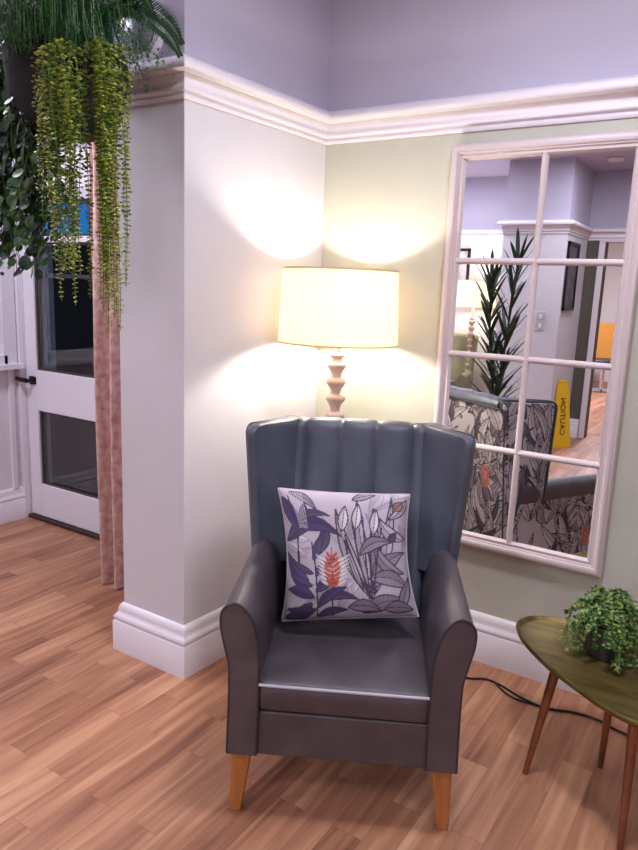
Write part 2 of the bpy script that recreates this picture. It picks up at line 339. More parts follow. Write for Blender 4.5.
def upholstery_print(X, Y, seed=3, red=((.62, .40), (.36, .27))):
    """X, Y in metres"""
    rs = random.Random(seed); col = np.empty(X.shape+(3,)); base = s2l(182, 172, 178); col[:] = base
    A, B, Cc, D = s2l(160,150,158), s2l(120,110,122), s2l(84,74,86), s2l(192,182,188); K = s2l(66, 57, 66)
    x0, x1, y0, y1 = X.min(), X.max(), Y.min(), Y.max()
    n = int((x1-x0)*(y1-y0)*155)+6
    for k in range(n):
        cx, cy = rs.uniform(x0-.05, x1+.05), y0-.08+(y1-y0+.1)*(1-(k+.5)/n)+rs.uniform(-.06, .06)
        for q in range(rs.choice([2, 3, 3])):
            ang = math.pi/2+rs.uniform(-1.0, 1.0); ln = rs.uniform(.12, .24); bd = rs.uniform(-.045, .045)
            seg_leaf(None, col, X, Y, cx, cy, cx+ln*math.cos(ang), cy+ln*math.sin(ang), rs.uniform(.010, .026), bd, rs.choice([A, A, D, D, base, base, B, Cc]), K, lw=.0022)
    for fx, fy in red:
        for i in range(8):
            yy = fy+i*.013; wv = .026*math.sin(math.pi*(i+2)/11)+.006
            for sg in (-1, 1): seg_leaf(None, col, X, Y, fx, yy, fx+sg*wv, yy+.018, .006, 0, s2l(196, 120, 100), s2l(160, 96, 84), rib=False, lw=.0008)
    return np.clip(col, 0, 1)
def grid_mesh(name, PT, col, mat, parent=None, back=None, loc=None):
    """PT: (n,m,3) array of points, col (n,m,3) vertex colours"""
    n, m, _ = PT.shape; idx = np.arange(n*m).reshape(n, m)
    f = np.stack([idx[:-1, :-1], idx[1:, :-1], idx[1:, 1:], idx[:-1, 1:]], -1).reshape(-1, 4)
    v = PT.reshape(-1, 3); c = col.reshape(-1, 3)
    if back is not None:
        v = np.concatenate([v, back.reshape(-1, 3)]); c = np.concatenate([c, c]); g = f[:, ::-1]+n*m
        ring = np.concatenate([idx[0, :], idx[1:, -1], idx[-1, -2::-1], idx[-2:0:-1, 0]])
        r2 = np.roll(ring, -1); s = np.stack([ring, r2, r2+n*m, ring+n*m], -1)
        f = np.concatenate([f, g, s])
    me = bpy.data.meshes.new(name); me.from_pydata(v.tolist(), [], f.tolist()); me.materials.append(mat)
    ca = me.color_attributes.new('print', 'FLOAT_COLOR', 'POINT'); ca.data.foreach_set('color', np.concatenate([c, np.ones((len(c), 1))], 1).ravel())
    me.polygons.foreach_set('use_smooth', [True]*len(me.polygons))
    import bmesh
    bm = bmesh.new(); bm.from_mesh(me); bmesh.ops.recalc_face_normals(bm, faces=bm.faces); bm.to_mesh(me); bm.free()
    me.set_sharp_from_angle(angle=math.radians(60))
    o = bpy.data.objects.new(name, me); COL.objects.link(o)
    if parent: o.parent = parent
    if loc: o.location = loc
    return o

# ------------------------------------------------------------------ wing armchair
LEATHER = new_mat('grey_leather', s2l(80, 71, 76), .29, var=s2l(60, 53, 58), vscale=9, bump=.45, bscale=420, spec=.7)
COOL_LIT_LEATHER = new_mat('cool_lit_grey_leather', s2l(80, 84, 96), .36, var=s2l(66, 70, 81), vscale=7, bump=.3, bscale=420, spec=.5)  # same grey leather, blue cast of the cool ceiling light put into its colour
PIPE = new_mat('dark_piping', s2l(46, 42, 50), .4); LIGHTPIPE = new_mat('silver_piping', s2l(176, 172, 180), .35)
OAK = new_mat('oak_leg', s2l(180, 116, 62), .4, var=s2l(160, 98, 48), vscale=6, stretch=(8, 8, .8))
FAB = attr_mat('printed_upholstery', .8)
def back_front(z):   # front surface of inner back, local v
    t = (z-.42)/.63; return .425+.19*t+.01*math.sin(t*math.pi)
def back_rear(z): t = z/1.05; return .575+.10*max(0, t)
def wing_chair(label, loc, rz, lea, inner, printed, outer_mat, legm, group=None, pipe=PIPE, lightpipe=LIGHTPIPE):
    R_ = thing('wing_armchair', label, 'armchair', loc, rz, group)
    # seat cushion
    def rr(u, v0, v1, z0, z1, rad=.03):   # cross-section in v,z for given u
        return
    rings = []
    nu = 28
    for i in range(nu+1):
        u = -.242+.484*i/nu; s = abs(2*i/nu-1); e_ = .010*max(0, (s-.93)/.07)**2
        crown = .012*(1-s*s)
        z0, z1 = .347+e_*.3, .432-e_*.5
        f0 = -.050+e_
        pts = [(f0+.003, z0+.004), (f0, z0+.012), (f0-.003, z0+.045), (f0, z1-.012), (f0+.006, z1-.003), (f0+.018, z1+.001)]
        for k in range(1, 9): vv = f0+.018+(.47-.018)*k/8; pts.append((vv, z1+crown*math.sin(math.pi*min(1, k/6)*.5)+.006*math.sin(k/8*math.pi)))
        pts += [(.47, z0), (.2, z0), (f0+.015, z0+.001)]
        rings.append([(u, a, c_) for a, c_ in pts])
    m = MB(); m.loft(rings); cu = m.build('seat_cushion', lea, R_, smooth=True, sharp=55)
    m = MB(); pp = [(-.240, .42, .434), (-.240, .0, .432), (-.238, -.045, .431), (-.230, -.056, .430)]+[(-.2+.4*k/8, -.0575, .4305) for k in range(9)]+[(.230, -.056, .430), (.238, -.045, .431), (.240, 0, .432), (.240, .42, .434)]
    m.tube(pp, .0042, 8); m.build('piping', lightpipe, cu, smooth=True)
    # front rail
    m = MB(); m.box((-.243, -.048, .210), (.243, .56, .345)); m.build('seat_rail', lea, R_, bevel=.006, seg=3)
    # legs
    for sx in (-1, 1):
        for (fy, sy) in ((-.005, -1), (.53, 1)):
            m = MB(); rg = []
            for z, c, hw in [(.214, .283, .029), (.15, .287, .025), (.0, .300, .017)]:
                yy = fy+(0 if sy < 0 else .06*(1-z/.214)); rg.append([(sx*c+dx*hw, yy+dy*hw, z) for dx, dy in ((-1, -1), (1, -1), (1, 1), (-1, 1))])
            m.loft(rg); m.build('leg', legm, R_, bevel=.003)
    # arms
    prof = [(.237, .212), (.235, .34), (.234, .483), (.241, .56), (.254, .612), (.272, .643), (.297, .6615), (.322, .655), (.339, .630), (.3385, .585), (.327, .53), (.316, .475), (.315, .38), (.319, .212)]
    P = cr(prof[1:-1], 4); P = [prof[0]]+P+[prof[-1]]
    cxm = .28
    for sx in (-1, 1):
        rg = []
        ys = [(-.056, .982, -.002), (-.050, 1.0, 0), (-.044, 1.0, 0)]+[(-.03+.6*k/14, 1.0, 0) for k in range(15)]
        for (yv, sc, dz) in ys:
            t = max(0, yv/.55)
            r = []
            for (a, z) in P:
                aa = cxm+(a-cxm)*sc; k = max(0, (z-.45)/.21)
                aa += -.012*t*k*0; zz = .212+(z-.212)*(1+.02*t)*(1 if sc == 1 else .994)
                # the outer overhang fades towards the back
                if a > .319: aa = aa+(.0)*t
                r.append((sx*aa, yv, zz+dz))
            rg.append(r)
        m = MB(); m.loft(rg); ar = m.build('arm', lea, R_, smooth=True, sharp=50)
        m = MB(); m.tube([(sx*(cxm+(a-cxm)*1.0), -.0535, z) for a, z in P], .0038, 8); m.build('piping', pipe, ar, smooth=True)
        # outer side panel under the arm roll
        ny, nz = (110, 120) if printed else (6, 8)
        Yv = np.linspace(-.035, .585, ny)[:, None]*np.ones((1, nz)); Zv = np.linspace(.225, .575, nz)[None, :]*np.ones((ny, 1))
        prof_u = np.interp(Zv, [.212, .38, .475, .53, .585], [.3215, .319, .320, .330, .3415])+.0015
        PT = np.stack([sx*prof_u, Yv, Zv], -1); BK = PT.copy(); BK[..., 0] -= sx*.006
        cl = upholstery_print(Yv, Zv, 5+sx, ((.1, .3),)) if printed else np.zeros(PT.shape)
        grid_mesh('side_panel', PT, cl, outer_mat, R_, back=BK)
    # inner back with vertical channels
    seams = [-.236, -.187, -.064, .060, .183, .236]; rg = []
    us = []
    for a, c_ in zip(seams[:-1], seams[1:]):
        n = 12 if c_-a > .08 else 5
        us += [(a+(c_-a)*k/n, a, c_) for k in range(n)]
    us.append((.236, .183, .236))
    for u, a, c_ in us:
        s = (u-(a+c_)/2)/((c_-a)/2); bp = .017*(1-abs(s)**2.6)
        topz = 1.052+.006*(1-(u/.236)**2)-(.006*(abs(s)**6))
        pts = []
        for k in range(13):
            z = .40+(topz-.045-.40)*k/12; pts.append((back_front(z)-bp, z))
        vf, vr = back_front(topz-.045)-bp*.9, back_rear(topz)+.004
        cm, hw = (vf+vr)/2, (vr-vf)/2
        for k in range(1, 12): th = math.pi*k/12; pts.append((cm-hw*math.cos(th), topz-.045+.045*math.sin(th)**.8))
        pts += [(vr, topz-.05), (vr-.012, topz-.06), (back_rear(.7)-.02, .7), (.56, .40)]
        rg.append([(u, p, z) for p, z in pts])
    m = MB(); m.loft(rg); m.build('backrest', inner, R_, smooth=True, sharp=60)
    # wings
    for sx in (-1, 1):
        rg = []
        zs = [.585, .60, .66, .74, .84, .92, .97, 1.0, 1.015, 1.027, 1.036, 1.043, 1.048, 1.051]
        for z in zs:
            q = max(0, (z-1.018)/.033); ret = .028*(1-math.sqrt(max(0, 1-min(1, q)**2))); th = 1-.35*q**3
            t = (z-.6)/.45
            fu = .327+.036*t; fv = .425+.02*t+ret; fu -= ret*.55
            bu, bv = .200+.008*t, back_front(z)-.0
            ru, rv = .262+.012*t*0-.006*t, back_rear(z)+.0
            hw = .019*th
            pts = [(bu-.01, bv+.03), (bu+.004, bv-.006), (bu+(fu-bu)*.35-.002, bv+(fv-bv)*.36-.012*th), (fu-.030, fv+.004), (fu-.018, fv-.012*th), (fu-.003, fv-.014*th), (fu+.009, fv-.002), (fu+.011, fv+.022),
                   (fu-.0-.3*(fu-ru), fv+(rv-fv)*.42), (ru+.014, rv-.02), (ru-.004, rv-.004), (ru-.03, rv-.012)]
            if q > 0:
                cx = sum(p[0] for p in pts)/len(pts)
                pts = [(p[0]+(1-th)*.30*((bu+fu)/2-p[0]+ (p[1]-(bv+fv)/2)*.0)*.6, p[1]) for p in pts]
            rg.append([(sx*a, b_, z) for a, b_ in cr(pts, 3, True)])
        m = MB(); m.loft(rg); wg = m.build('wing', inner, R_, smooth=True, sharp=60)
        # edge piping on outer front edge
        pp = []
        for z in zs:
            q = max(0, (z-1.018)/.033); ret = .028*(1-math.sqrt(max(0, 1-min(1, q)**2))); t = (z-.6)/.45
            pp.append((sx*(.327+.036*t-ret*.55+.0125), .43+.02*t+ret+.008, z))
        pp += [(sx*(.31), .545, 1.0515), (sx*.265, .655, 1.045)]
        m = MB(); m.tube(pp, .0035, 8); m.build('piping', pipe, wg, smooth=True)
        # printed outer wing panel
        nn, nz = (110, 150) if printed else (8, 10)
        S = np.linspace(0, 1, nn)[:, None]*np.ones((1, nz)); Z = np.linspace(.575, 1.04, nz)[None, :]*np.ones((nn, 1))
        T = (Z-.6)/.45; Q = np.clip((Z-1.018)/.033, 0, 1); RT = .028*(1-np.sqrt(1-Q**2))
        fu = .327+.036*T-RT*.55+.015; fv = .43+.02*T+RT+.02; ru = .262-.006*T+.018; rv = .575+.1*Z/1.05-.006
        U = fu+(ru-fu)*S+.010*np.sin(np.pi*S); V = fv+(rv-fv)*S
        PT = np.stack([sx*U, V, Z], -1); BK = PT.copy(); BK[..., 0] -= sx*.012
        cl = upholstery_print(S*.27, Z, 21+sx, ()) if printed else np.zeros(PT.shape)
        grid_mesh('wing_panel', PT, cl, outer_mat, R_, back=BK)
    # outer back
    nn, nz = (150, 240) if printed else (8, 8)
    U = np.linspace(-.285, .285, nn)[:, None]*np.ones((1, nz)); Z = np.linspace(.215, 1.005, nz)[None, :]*np.ones((nn, 1))
    V = .575+.1*Z/1.05+.012-.02*(np.abs(U)/.285)**4; U2 = U*(1+.06*np.clip((.6-Z)/.4, 0, 1))
    PT = np.stack([U2, V, Z], -1); BK = PT.copy(); BK[..., 1] -= .012
    cl = upholstery_print(U, Z, 33, ((.17, .62), (-.1, .42))) if printed else np.zeros(PT.shape)
    ob = grid_mesh('outer_back', PT, cl, outer_mat, R_, back=BK)
    m = MB(); m.tube([(-.285, .667, .9), (-.283, .672, 1.0), (-.27, .684, 1.007)]+[(-.24+.48*k/6, .687, 1.008) for k in range(7)]+[(.27, .684, 1.007), (.283, .672, 1.0), (.285, .667, .9), (.287, .61, .3)], .0035, 8); m.build('piping', pipe, ob, smooth=True)
    # dark underside and core
    m = MB(); m.box((-.30, .0, .214), (.30, .575, .33)); m.box((-.25, .50, .3), (.25, .60, .62)); m.build('frame', PIPE, R_)
    return R_
RZC = math.atan2(.471, .882); CH = Vector((-.863, 1.543, 0)); CU = Vector((.882, .471, 0)); CV = Vector((-.471, .882, 0))
wing_chair('grey leather wing armchair with fluted back and tapered oak legs, beside the floor lamp', CH, RZC, LEATHER, COOL_LIT_LEATHER, True, FAB, OAK)

# cushion on the armchair
def cushion():
    BL, BR, TR, TL = [CH+CU*a+CV*b_+Vector((0, 0, z)) for a, b_, z in [(-.208, .232, .478), (.212, .240, .522), (.170, .375, .868), (-.250, .365, .866)]]
    n = 230; s = np.linspace(0, 1, n); S, T = np.meshgrid(s, s, indexing='ij')
    x, y = 2*S-1, 2*T-1
    pin = .018*(1-x*x)*np.sign(y)*np.abs(y)**3+.012*(1-x*x)*np.clip(-y, 0, 1)**3, .062*(1-y*y)*np.sign(x)*np.abs(x)**3
    S2 = S-pin[1]*.9; T2 = T-pin[0]*.9+.04*(1-x*x)*0
    T2 = T2+.0*S
    A = [np.array(p) for p in (BL, BR, TR, TL)]
    B = (1-S2)[..., None]*(1-T2)[..., None]*A[0]+S2[..., None]*(1-T2)[..., None]*A[1]+S2[..., None]*T2[..., None]*A[2]+(1-S2)[..., None]*T2[..., None]*A[3]
    nr = np.cross(A[1]-A[0], A[3]-A[0]); nr /= np.linalg.norm(nr)
    if nr[1] > 0: nr = -nr
    th = .078*((1-x**4)*(1-y**4))**.55
    wr = .006*np.sin(9*S+5*T)*np.sin(7*T+2)+.005*np.sin(23*T+8*S)*np.exp(-((x+.9)**2)*6)
    th = th+wr*(1-x**4)*(1-y**4)
    F = B+nr*(th+.002)[..., None]; K = B-nr*(th*.75+.002)[..., None]
    t = thing('cushion', 'square cushion with purple leaf print and an orange flower, on the grey armchair', 'cushion', tuple(CH+CU*-.02+CV*.3+Vector((0, 0, .46))))
    o = grid_mesh('cover', F-np.array(t.location), cushion_print(S, T), attr_mat('cushion_fabric', .75, .1, 700), t, back=K-np.array(t.location))
    idx = [(F[i, 0]+K[i, 0])/2 for i in range(0, n, 5)]+[(F[-1, j]+K[-1, j])/2 for j in range(0, n, 5)]+[(F[i, -1]+K[i, -1])/2 for i in range(n-1, -1, -5)]+[(F[0, j]+K[0, j])/2 for j in range(n-1, -1, -5)]
    m = MB(); m.tube([p-np.array(t.location) for p in idx], .0035, 6); m.build('piping', new_mat('pale_piping', s2l(190, 180, 190), .7), t, smooth=True)
cushion()

# ------------------------------------------------------------------ floor lamps
SHADE = bpy.data.materials.new('linen_shade'); SHADE.use_nodes = True
nt = SHADE.node_tree; bs = nt.nodes['Principled BSDF']; out = nt.nodes['Material Output']
bs.inputs['Base Color'].default_value = s2l(240, 234, 220)+(1,); bs.inputs['Roughness'].default_value = .9
tr = nt.nodes.new('ShaderNodeBsdfTranslucent'); tr.inputs[0].default_value = s2l(255, 242, 222)+(1,)
mx = nt.nodes.new('ShaderNodeMixShader'); mx.inputs[0].default_value = .56
nt.links.new(bs.outputs[0], mx.inputs[1]); nt.links.new(tr.outputs[0], mx.inputs[2]); nt.links.new(mx.outputs[0], out.inputs[0])
PINKWOOD = new_mat('limed_wood', s2l(224, 198, 188), .5, var=s2l(206, 178, 166), vscale=14, bump=.1, bscale=90)
def bulb_mat(power):
    m = bpy.data.materials.new('bulb_glow'); m.use_nodes = True
    eb = m.node_tree.nodes['Principled BSDF']; eb.inputs['Emission Color'].default_value = LAMP_COL+(1,); eb.inputs['Emission Strength'].default_value = power/(math.pi*.0135)
    return m
def lamp(label, loc, power, shz=1.290, shh=.283):
    t = thing('floor_lamp', label, 'lamp', loc)
    m = MB(); m.lathe([(0, 0), (.15, 0), (.155, .01), (.15, .022), (.10, .032), (.045, .045), (.032, .06), (0, .06)], n=48); m.build('base', PINKWOOD, t, smooth=True)
    pr = [(.0, .045), (.022, .05)]; z = .07
    while z < 1.18:
        pr += [(.020, z), (.021, z+.010), (.026, z+.022), (.034, z+.034), (.039, z+.042), (.0395, z+.050), (.034, z+.056), (.024, z+.059), (.0195, z+.062)]; z += .068
    pr += [(.018, z), (.030, z+.012), (.030, z+.022), (.012, z+.03), (0, z+.03)]
    m = MB(); m.lathe(pr, n=32); m.build('column', PINKWOOD, t, smooth=True, sharp=70)
    m = MB(); m.lathe([(0, z+.02), (.014, z+.02), (.014, z+.07), (.02, z+.07), (.02, shz+.06), (0, shz+.06)], n=20); m.build('bulb_holder', M['white'], t, smooth=True)
    m = MB(); bz = shz+.06; m.lathe([(0, bz), (.012, bz), (.018, bz+.02), (.03, bz+.045), (.032, bz+.06), (.026, bz+.08), (.012, bz+.092), (0, bz+.094)], n=20); m.build('bulb', bulb_mat(power), t, smooth=True)
    m = MB(); r0, r1 = .238, .226
    m.lathe([(r0, shz), (r1, shz+shh), (r1-.003, shz+shh), (r0-.003, shz), (r0, shz)], n=72); sh = m.build('lamp_shade', SHADE, t, smooth=True, sharp=50)
    tape = new_mat('shade_tape', s2l(215, 190, 140), .7)
    for r, zz in ((r0, shz), (r1, shz+shh)):
        m = MB(); m.lathe([(r+.0012, zz-.001), (r+.0012, zz+.005), (r-.004, zz+.005), (r-.004, zz-.001), (r+.0012, zz-.001)], n=72); m.build('shade_rim', tape, sh)
    for k in range(3):
        a = k*2*math.pi/3+.4; m = MB(); m.tube([(0, 0, shz+shh-.03), (r1*math.cos(a), r1*math.sin(a), shz+shh-.004)], .002, 6); m.build('shade_spoke', tape, sh)
    return t
lamp('floor lamp with turned pale wood column and cream drum shade, behind the grey armchair', (-1.436, 2.375, 0), LAMP_W)
lamp('distant cream-shaded floor lamp by the back wall, behind the tall palm in the mirror', (-2.80, -2.25, 0), LAMP2_W, 1.36, .29)

# ------------------------------------------------------------------ wall mirror
def wall_mirror():
    t = thing('wall_mirror', 'large rectangular wall mirror with cream frame and eight window-style panes', 'mirror', (-.755, WY, .49))
    x0, x1, z0, z1 = -1.11+.755, -.40+.755, 0, 1.565
    prof = [(0, 0), (0, .034), (.003, .042), (.010, .048), (.020, .049), (.028, .046), (.032, .040), (.036, .040), (.038, .034), (.043, .033), (.046, .036), (.050, .036), (.053, .030), (.058, .024), (.058, 0)]
    rg = []
    for (cx, cz, dx, dz) in [(x0, z0, 1, 1), (x1, z0, -1, 1), (x1, z1, -1, -1), (x0, z1, 1, -1), (x0, z0, 1, 1)]:
        rg.append([(cx+dx*o, -d, cz+dz*o) for o, d in prof])
    fm = new_mat('cream_pink_frame', s2l(206, 192, 192), .42)
    m = MB(); m.loft(rg, caps=False); m.build('frame', fm, t, smooth=True, sharp=45)
    m = MB(); m.box((x0+.05, -.022, z0+.05), (x1-.05, -.018, z1-.05)); m.build('mirror_glass', M['mirror'], t)
    def bar(a, c_, vertical):
        q = []
        for k in range(9):
            th = math.pi*k/8; q.append((.0125*math.cos(th), .021+.016*math.sin(th)))
        if vertical: rr_ = [[(a+o, -d, z) for o, d in q] for z in (z0+.05, z1-.05)]
        else: rr_ = [[(x, -d, a+o) for o, d in q] for x in (x0+.05, x1-.05)]
        m = MB(); m.loft(rr_); m.build('glazing_bar', fm, t, smooth=True, sharp=60)
    bar(0, 0, True)
    for z in (.906, 1.267, 1.627): bar(z-.49, 0, False)
    m = MB(); m.box((x0+.03, -.018, z0+.03), (x1-.03, -.001, z1-.03)); m.build('backing_board', PIPE, t)
wall_mirror()

# ------------------------------------------------------------------ side table
BRASS = new_mat('antique_brass', s2l(128, 110, 58), .46, metal=.6, var=s2l(84, 72, 36), vscale=7, bump=.3, bscale=18, stretch=(1, 4, 1))
COPPER = new_mat('bronze_leg', s2l(150, 98, 68), .35, metal=.6, var=s2l(120, 76, 52), vscale=9)
def side_table():
    o0 = Vector((-.30, 2.12, 0)); t = thing('side_table', 'small pebble-shaped brass side table on tapered bronze legs, right of the armchair', 'side table', o0)
    out_ = [(-.588, 2.245), (-.545, 2.145), (-.438, 2.03), (-.33, 1.952), (-.253, 1.903), (-.165, 1.872), (-.07, 1.885), (-.01, 1.97), (.005, 2.10), (-.04, 2.24), (-.14, 2.345), (-.30, 2.385), (-.474, 2.362), (-.562, 2.318)]
    P = [(a-o0.x, b_-o0.y) for a, b_ in cr(out_, 6, True)]
    def ring(s, z):
        n = len(P); r = []
        for i in range(n):
            p = Vector(P[i]); tg = (Vector(P[(i+1) % n])-Vector(P[i-1])).normalized(); nn = Vector((-tg.y, tg.x))
            if nn.dot(p) > 0: nn = -nn
            q = p+nn*s; r.append((q.x, q.y, z))
        return r
    m = MB(); m.loft([ring(.03, .383), ring(.006, .386), ring(.0, .392), ring(-.004, .402), ring(.0, .408), ring(.004, .407), ring(.009, .397), ring(.016, .394)]); m.build('tabletop', BRASS, t, smooth=True, sharp=60)
    for fx, fy, tx, ty in [(-.466, 2.047, -.41, 2.068), (-.153, 1.888, -.165, 1.93), (-.271, 2.222, -.262, 2.20), ]:
        m = MB(); a = Vector((fx-o0.x, fy-o0.y, 0)); c_ = Vector((tx-o0.x, ty-o0.y, .386))
        m.tube([a, a.lerp(c_, .02), a.lerp(c_, .5), c_], [.008, .009, .0125, .016], 14); m.build('leg', COPPER, t, smooth=True)
side_table()

# power cable on the floor
m = MB(); m.tube(cr([(-1.43, 2.52, .006), (-1.2, 2.54, .005), (-.95, 2.47, .005), (-.83, 2.46, .005), (-.76, 2.5, .005), (-.697, 2.494, .005), (-.607, 2.459, .005), (-.509, 2.444, .005), (-.409, 2.479, .005), (-.322, 2.482, .005), (-.25, 2.457, .005), (-.1, 2.45, .005), (.15, 2.52, .005), (.4, 2.6, .005)], 6), .0042, 8)
m.tube(cr([(-.72, 2.497, .006), (-.64, 2.44, .005), (-.55, 2.44, .005), (-.48, 2.452, .006)], 6), .0035, 8)
tag(m.build('power_cable', M['black'], smooth=True), 'thin black cable lying on the wood floor behind the side table', 'cable')
m = MB(); m.box((.36, WY-.012, .30), (.45, WY-.001, .39)); m.box((.385, WY-.03, .325), (.425, WY-.012, .365)); 

# ------------------------------------------------------------------ leaves
def leaf_quad(m, p, d, up, ln, wd, cup=.15, mi=0):
    """pointed oval leaf"""
    d = d.normalized(); s = d.cross(up)
    if s.length < 1e-4: s = d.cross(Vector((1, 0, 0)))
    s.normalize(); n = s.cross(d)
    v = [p, p+d*ln*.3+s*wd*.42+n*cup*wd, p+d*ln*.7+s*wd*.38+n*cup*wd, p+d*ln, p+d*ln*.7-s*wd*.38+n*cup*wd, p+d*ln*.3-s*wd*.42+n*cup*wd, p+d*ln*.5]
    m.add(v, [(0, 1, 6), (1, 2, 6), (2, 3, 6), (3, 4, 6), (4, 5, 6), (5, 0, 6)], mi)
def bead(m, p, d, up, ln, wd, mi=0):
    d = d.normalized(); s = d.cross(up)
    if s.length < 1e-4: s = d.cross(Vector((1, 0, 0)))
    s.normalize(); n = s.cross(d)
    v = [p, p+d*ln*.5+s*wd*.5, p+d*ln*.5+n*wd*.3, p+d*ln*.5-s*wd*.5, p+d*ln*.5-n*wd*.3, p+d*ln]
    m.add(v, [(0, 1, 2), (0, 2, 3), (0, 3, 4), (0, 4, 1), (5, 2, 1), (5, 3, 2), (5, 4, 3), (5, 1, 4)], mi)
def rv(s=1): return Vector((random.uniform(-s, s), random.uniform(-s, s), random.uniform(-s, s)))
def leafmat(name, c, c2, rough=.4): return new_mat(name, c, rough, var=c2, vscale=30, spec=.4)
G_lime = leafmat('lime_leaf', s2l(160, 176, 66), s2l(104, 130, 44)); G_mid = leafmat('mid_leaf', s2l(70, 110, 48), s2l(44, 82, 40)); G_dark = leafmat('dark_leaf', s2l(34, 66, 42), s2l(24, 48, 32)); G_fern = leafmat('fern_leaf', s2l(44, 78, 52), s2l(30, 56, 40))
G_grass = leafmat('asparagus_leaf', s2l(74, 122, 66), s2l(44, 90, 50)); STEM = new_mat('green_stem', s2l(96, 112, 50), .6)

# table plant
def pot_plant():
    t = thing('potted_plant', 'small bushy trailing green plant in a dark grey pot on the brass table', 'plant', (-.300, 2.215, .3945))
    m = MB(); m.lathe([(0, 0), (.048, 0), (.052, .006), (.060, .055), (.064, .10), (.067, .104), (.066, .112), (.060, .112), (.056, .095), (0, .09)], n=40)
    m.build('pot', new_mat('charcoal_glaze', s2l(66, 64, 68), .35, var=s2l(44, 43, 47), vscale=12), t, smooth=True, sharp=60)
    m = MB(); rnd = random.Random(4)
    for k in range(170):
        a = rnd.uniform(0, 2*math.pi); R = rnd.uniform(.03, .125); hgt = rnd.uniform(.03, .095); lo = rnd.uniform(-.10, .03) if R > .07 else rnd.uniform(.0, .06)
        pts = [Vector((0, 0, .09)), Vector((.45*R*math.cos(a), .45*R*math.sin(a), .11+hgt)), Vector((R*.9*math.cos(a), R*.9*math.sin(a), .10+hgt*.6)), Vector((R*1.08*math.cos(a), R*1.08*math.sin(a), max(.012, .09+lo)))]
        pts = [Vector(p) for p in cr([tuple(p) for p in pts], 6)]
        m.tube(pts[::2], .0012, 4, 1)
        for i in range(5, len(pts)):
            for sg in (-1, 1):
                d = (pts[i]-pts[i-1]).normalized(); s = d.cross(Vector((0, 0, 1))); s = s.normalized() if s.length > .01 else Vector((1, 0, 0))
                dd = s*sg+d*.4+Vector((0, 0, .35))+Vector((rnd.uniform(-1, 1), rnd.uniform(-1, 1), rnd.uniform(-.8, .8)))
                leaf_quad(m, pts[i], dd, Vector((math.cos(a)*.5, math.sin(a)*.5, 1)), rnd.uniform(.010, .016), rnd.uniform(.010, .015), .2, 0 if rnd.random() < .4 else 2)
    m.build('foliage', [G_mid, STEM, leafmat('light_leaf', s2l(150, 166, 92), s2l(84, 114, 56))], t)
pot_plant()

# hanging basket and its plants (px of the photograph -> world handled by eye: basket hangs just in front of the pier)
BX, BY, BZ = -1.995, 1.56, 1.955
WICK = new_mat('black_wicker', s2l(16, 15, 15), .8, var=s2l(8, 8, 8), vscale=40, bump=.6, bscale=80)
t = thing('hanging_basket', 'round black hanging basket near the ceiling in front of the pale pier', 'basket', (BX, BY, BZ))
m = MB(); m.lathe([(0, 0), (.10, .0), (.15, .03), (.175, .09), (.185, .16), (.19, .22), (.188, .228), (.18, .22), (.17, .18), (.12, .17), (0, .17)], n=40); m.build('bowl', WICK, t, smooth=True, sharp=60)
for k in range(3):
    a = k*2*math.pi/3+.9
    m = MB(); m.tube([(.186*math.cos(a), .186*math.sin(a), .222), (0, 0, .80)], .003, 6); m.build('chain', M['black'], t)
m = MB(); m.tube([(0, 0, .80), (0, 0, CEIL-BZ)], .005, 8); m.lathe([(0, CEIL-BZ-.015), (.03, CEIL-BZ-.015), (.03, CEIL-BZ), (0, CEIL-BZ)], n=20); m.build('hook', M['black'], t)

def string_plant(label, centre, spread, top, lens, n, seed, cols, flow=(0, 0)):
    rnd = random.Random(seed); t = thing('trailing_plant', label, 'plant', (centre[0], centre[1], top))
    for k in range(n):
        ox, oy = rnd.uniform(-1, 1)*spread[0], rnd.uniform(-1, 1)*spread[1]; Lh = rnd.uniform(*lens)
        if rnd.random() < .45: Lh *= rnd.uniform(.35, .85)
        z_top = rnd.uniform(-.14, .03)*(rnd.random() < .6); Lh += z_top*.8
        n_ = int(Lh/.013); ph = rnd.uniform(0, 6); am = rnd.uniform(.006, .020)
        m = MB(); pts = []
        st = Vector((BX-centre[0], BY-centre[1], .02))*rnd.uniform(.15, .3)
        for i in range(n_+1):
            z = z_top-i*.013; s = i/n_; e0 = min(1, (i+1)/5)
            pts.append(Vector((ox*e0+st.x*(1-e0)+am*math.sin(ph+z*9)+flow[0]*s, oy*e0+st.y*(1-e0)+am*math.cos(ph+z*7)+flow[1]*s, z+.03*math.sin(min(1, i/6)*math.pi))))
        m.tube(pts[::3]+[pts[-1]], .0011, 4, 1)
        pl = rnd.uniform(0, math.pi); mi = rnd.choice(cols)
        for i in range(1, n_):
            tw = pl+i*.45+rnd.uniform(-.5, .5); s = Vector((math.cos(tw), math.sin(tw), rnd.uniform(-.3, .5))); sz = (1.25-.45*(i/n_))*rnd.uniform(.7, 1.25)
            for sg in (-1, 1): bead(m, pts[i], s*sg+Vector((0, 0, -.15)), Vector((0, 0, 1)), .0150*sz, .0115*sz, mi if rnd.random() < .7 else rnd.choice([0, 2, 3]))
        o = m.build('vine', [G_lime, STEM, G_mid, G_lime2], t)
    return t
G_lime2 = leafmat('pale_lime_leaf', s2l(196, 204, 112), s2l(150, 168, 76))
string_plant('yellow-green trailing plant of beaded stems hanging in front of the dark basket', (-1.735, 1.32), (.085, .03), 2.13, (.36, .62), 36, 1, [0, 0, 2, 3])
string_plant('long narrow yellow-green beaded trailing plant hanging beside the pier edge', (-1.685, 1.45), (.048, .035), 2.16, (.60, .80), 32, 2, [0, 0, 0, 3], (-.01, 0))
# a few long loose strings
string_plant('single long thin beaded strands hanging lowest over the door glass', (-1.74, 1.36), (.03, .02), 1.80, (.32, .40), 5, 5, [0, 3])

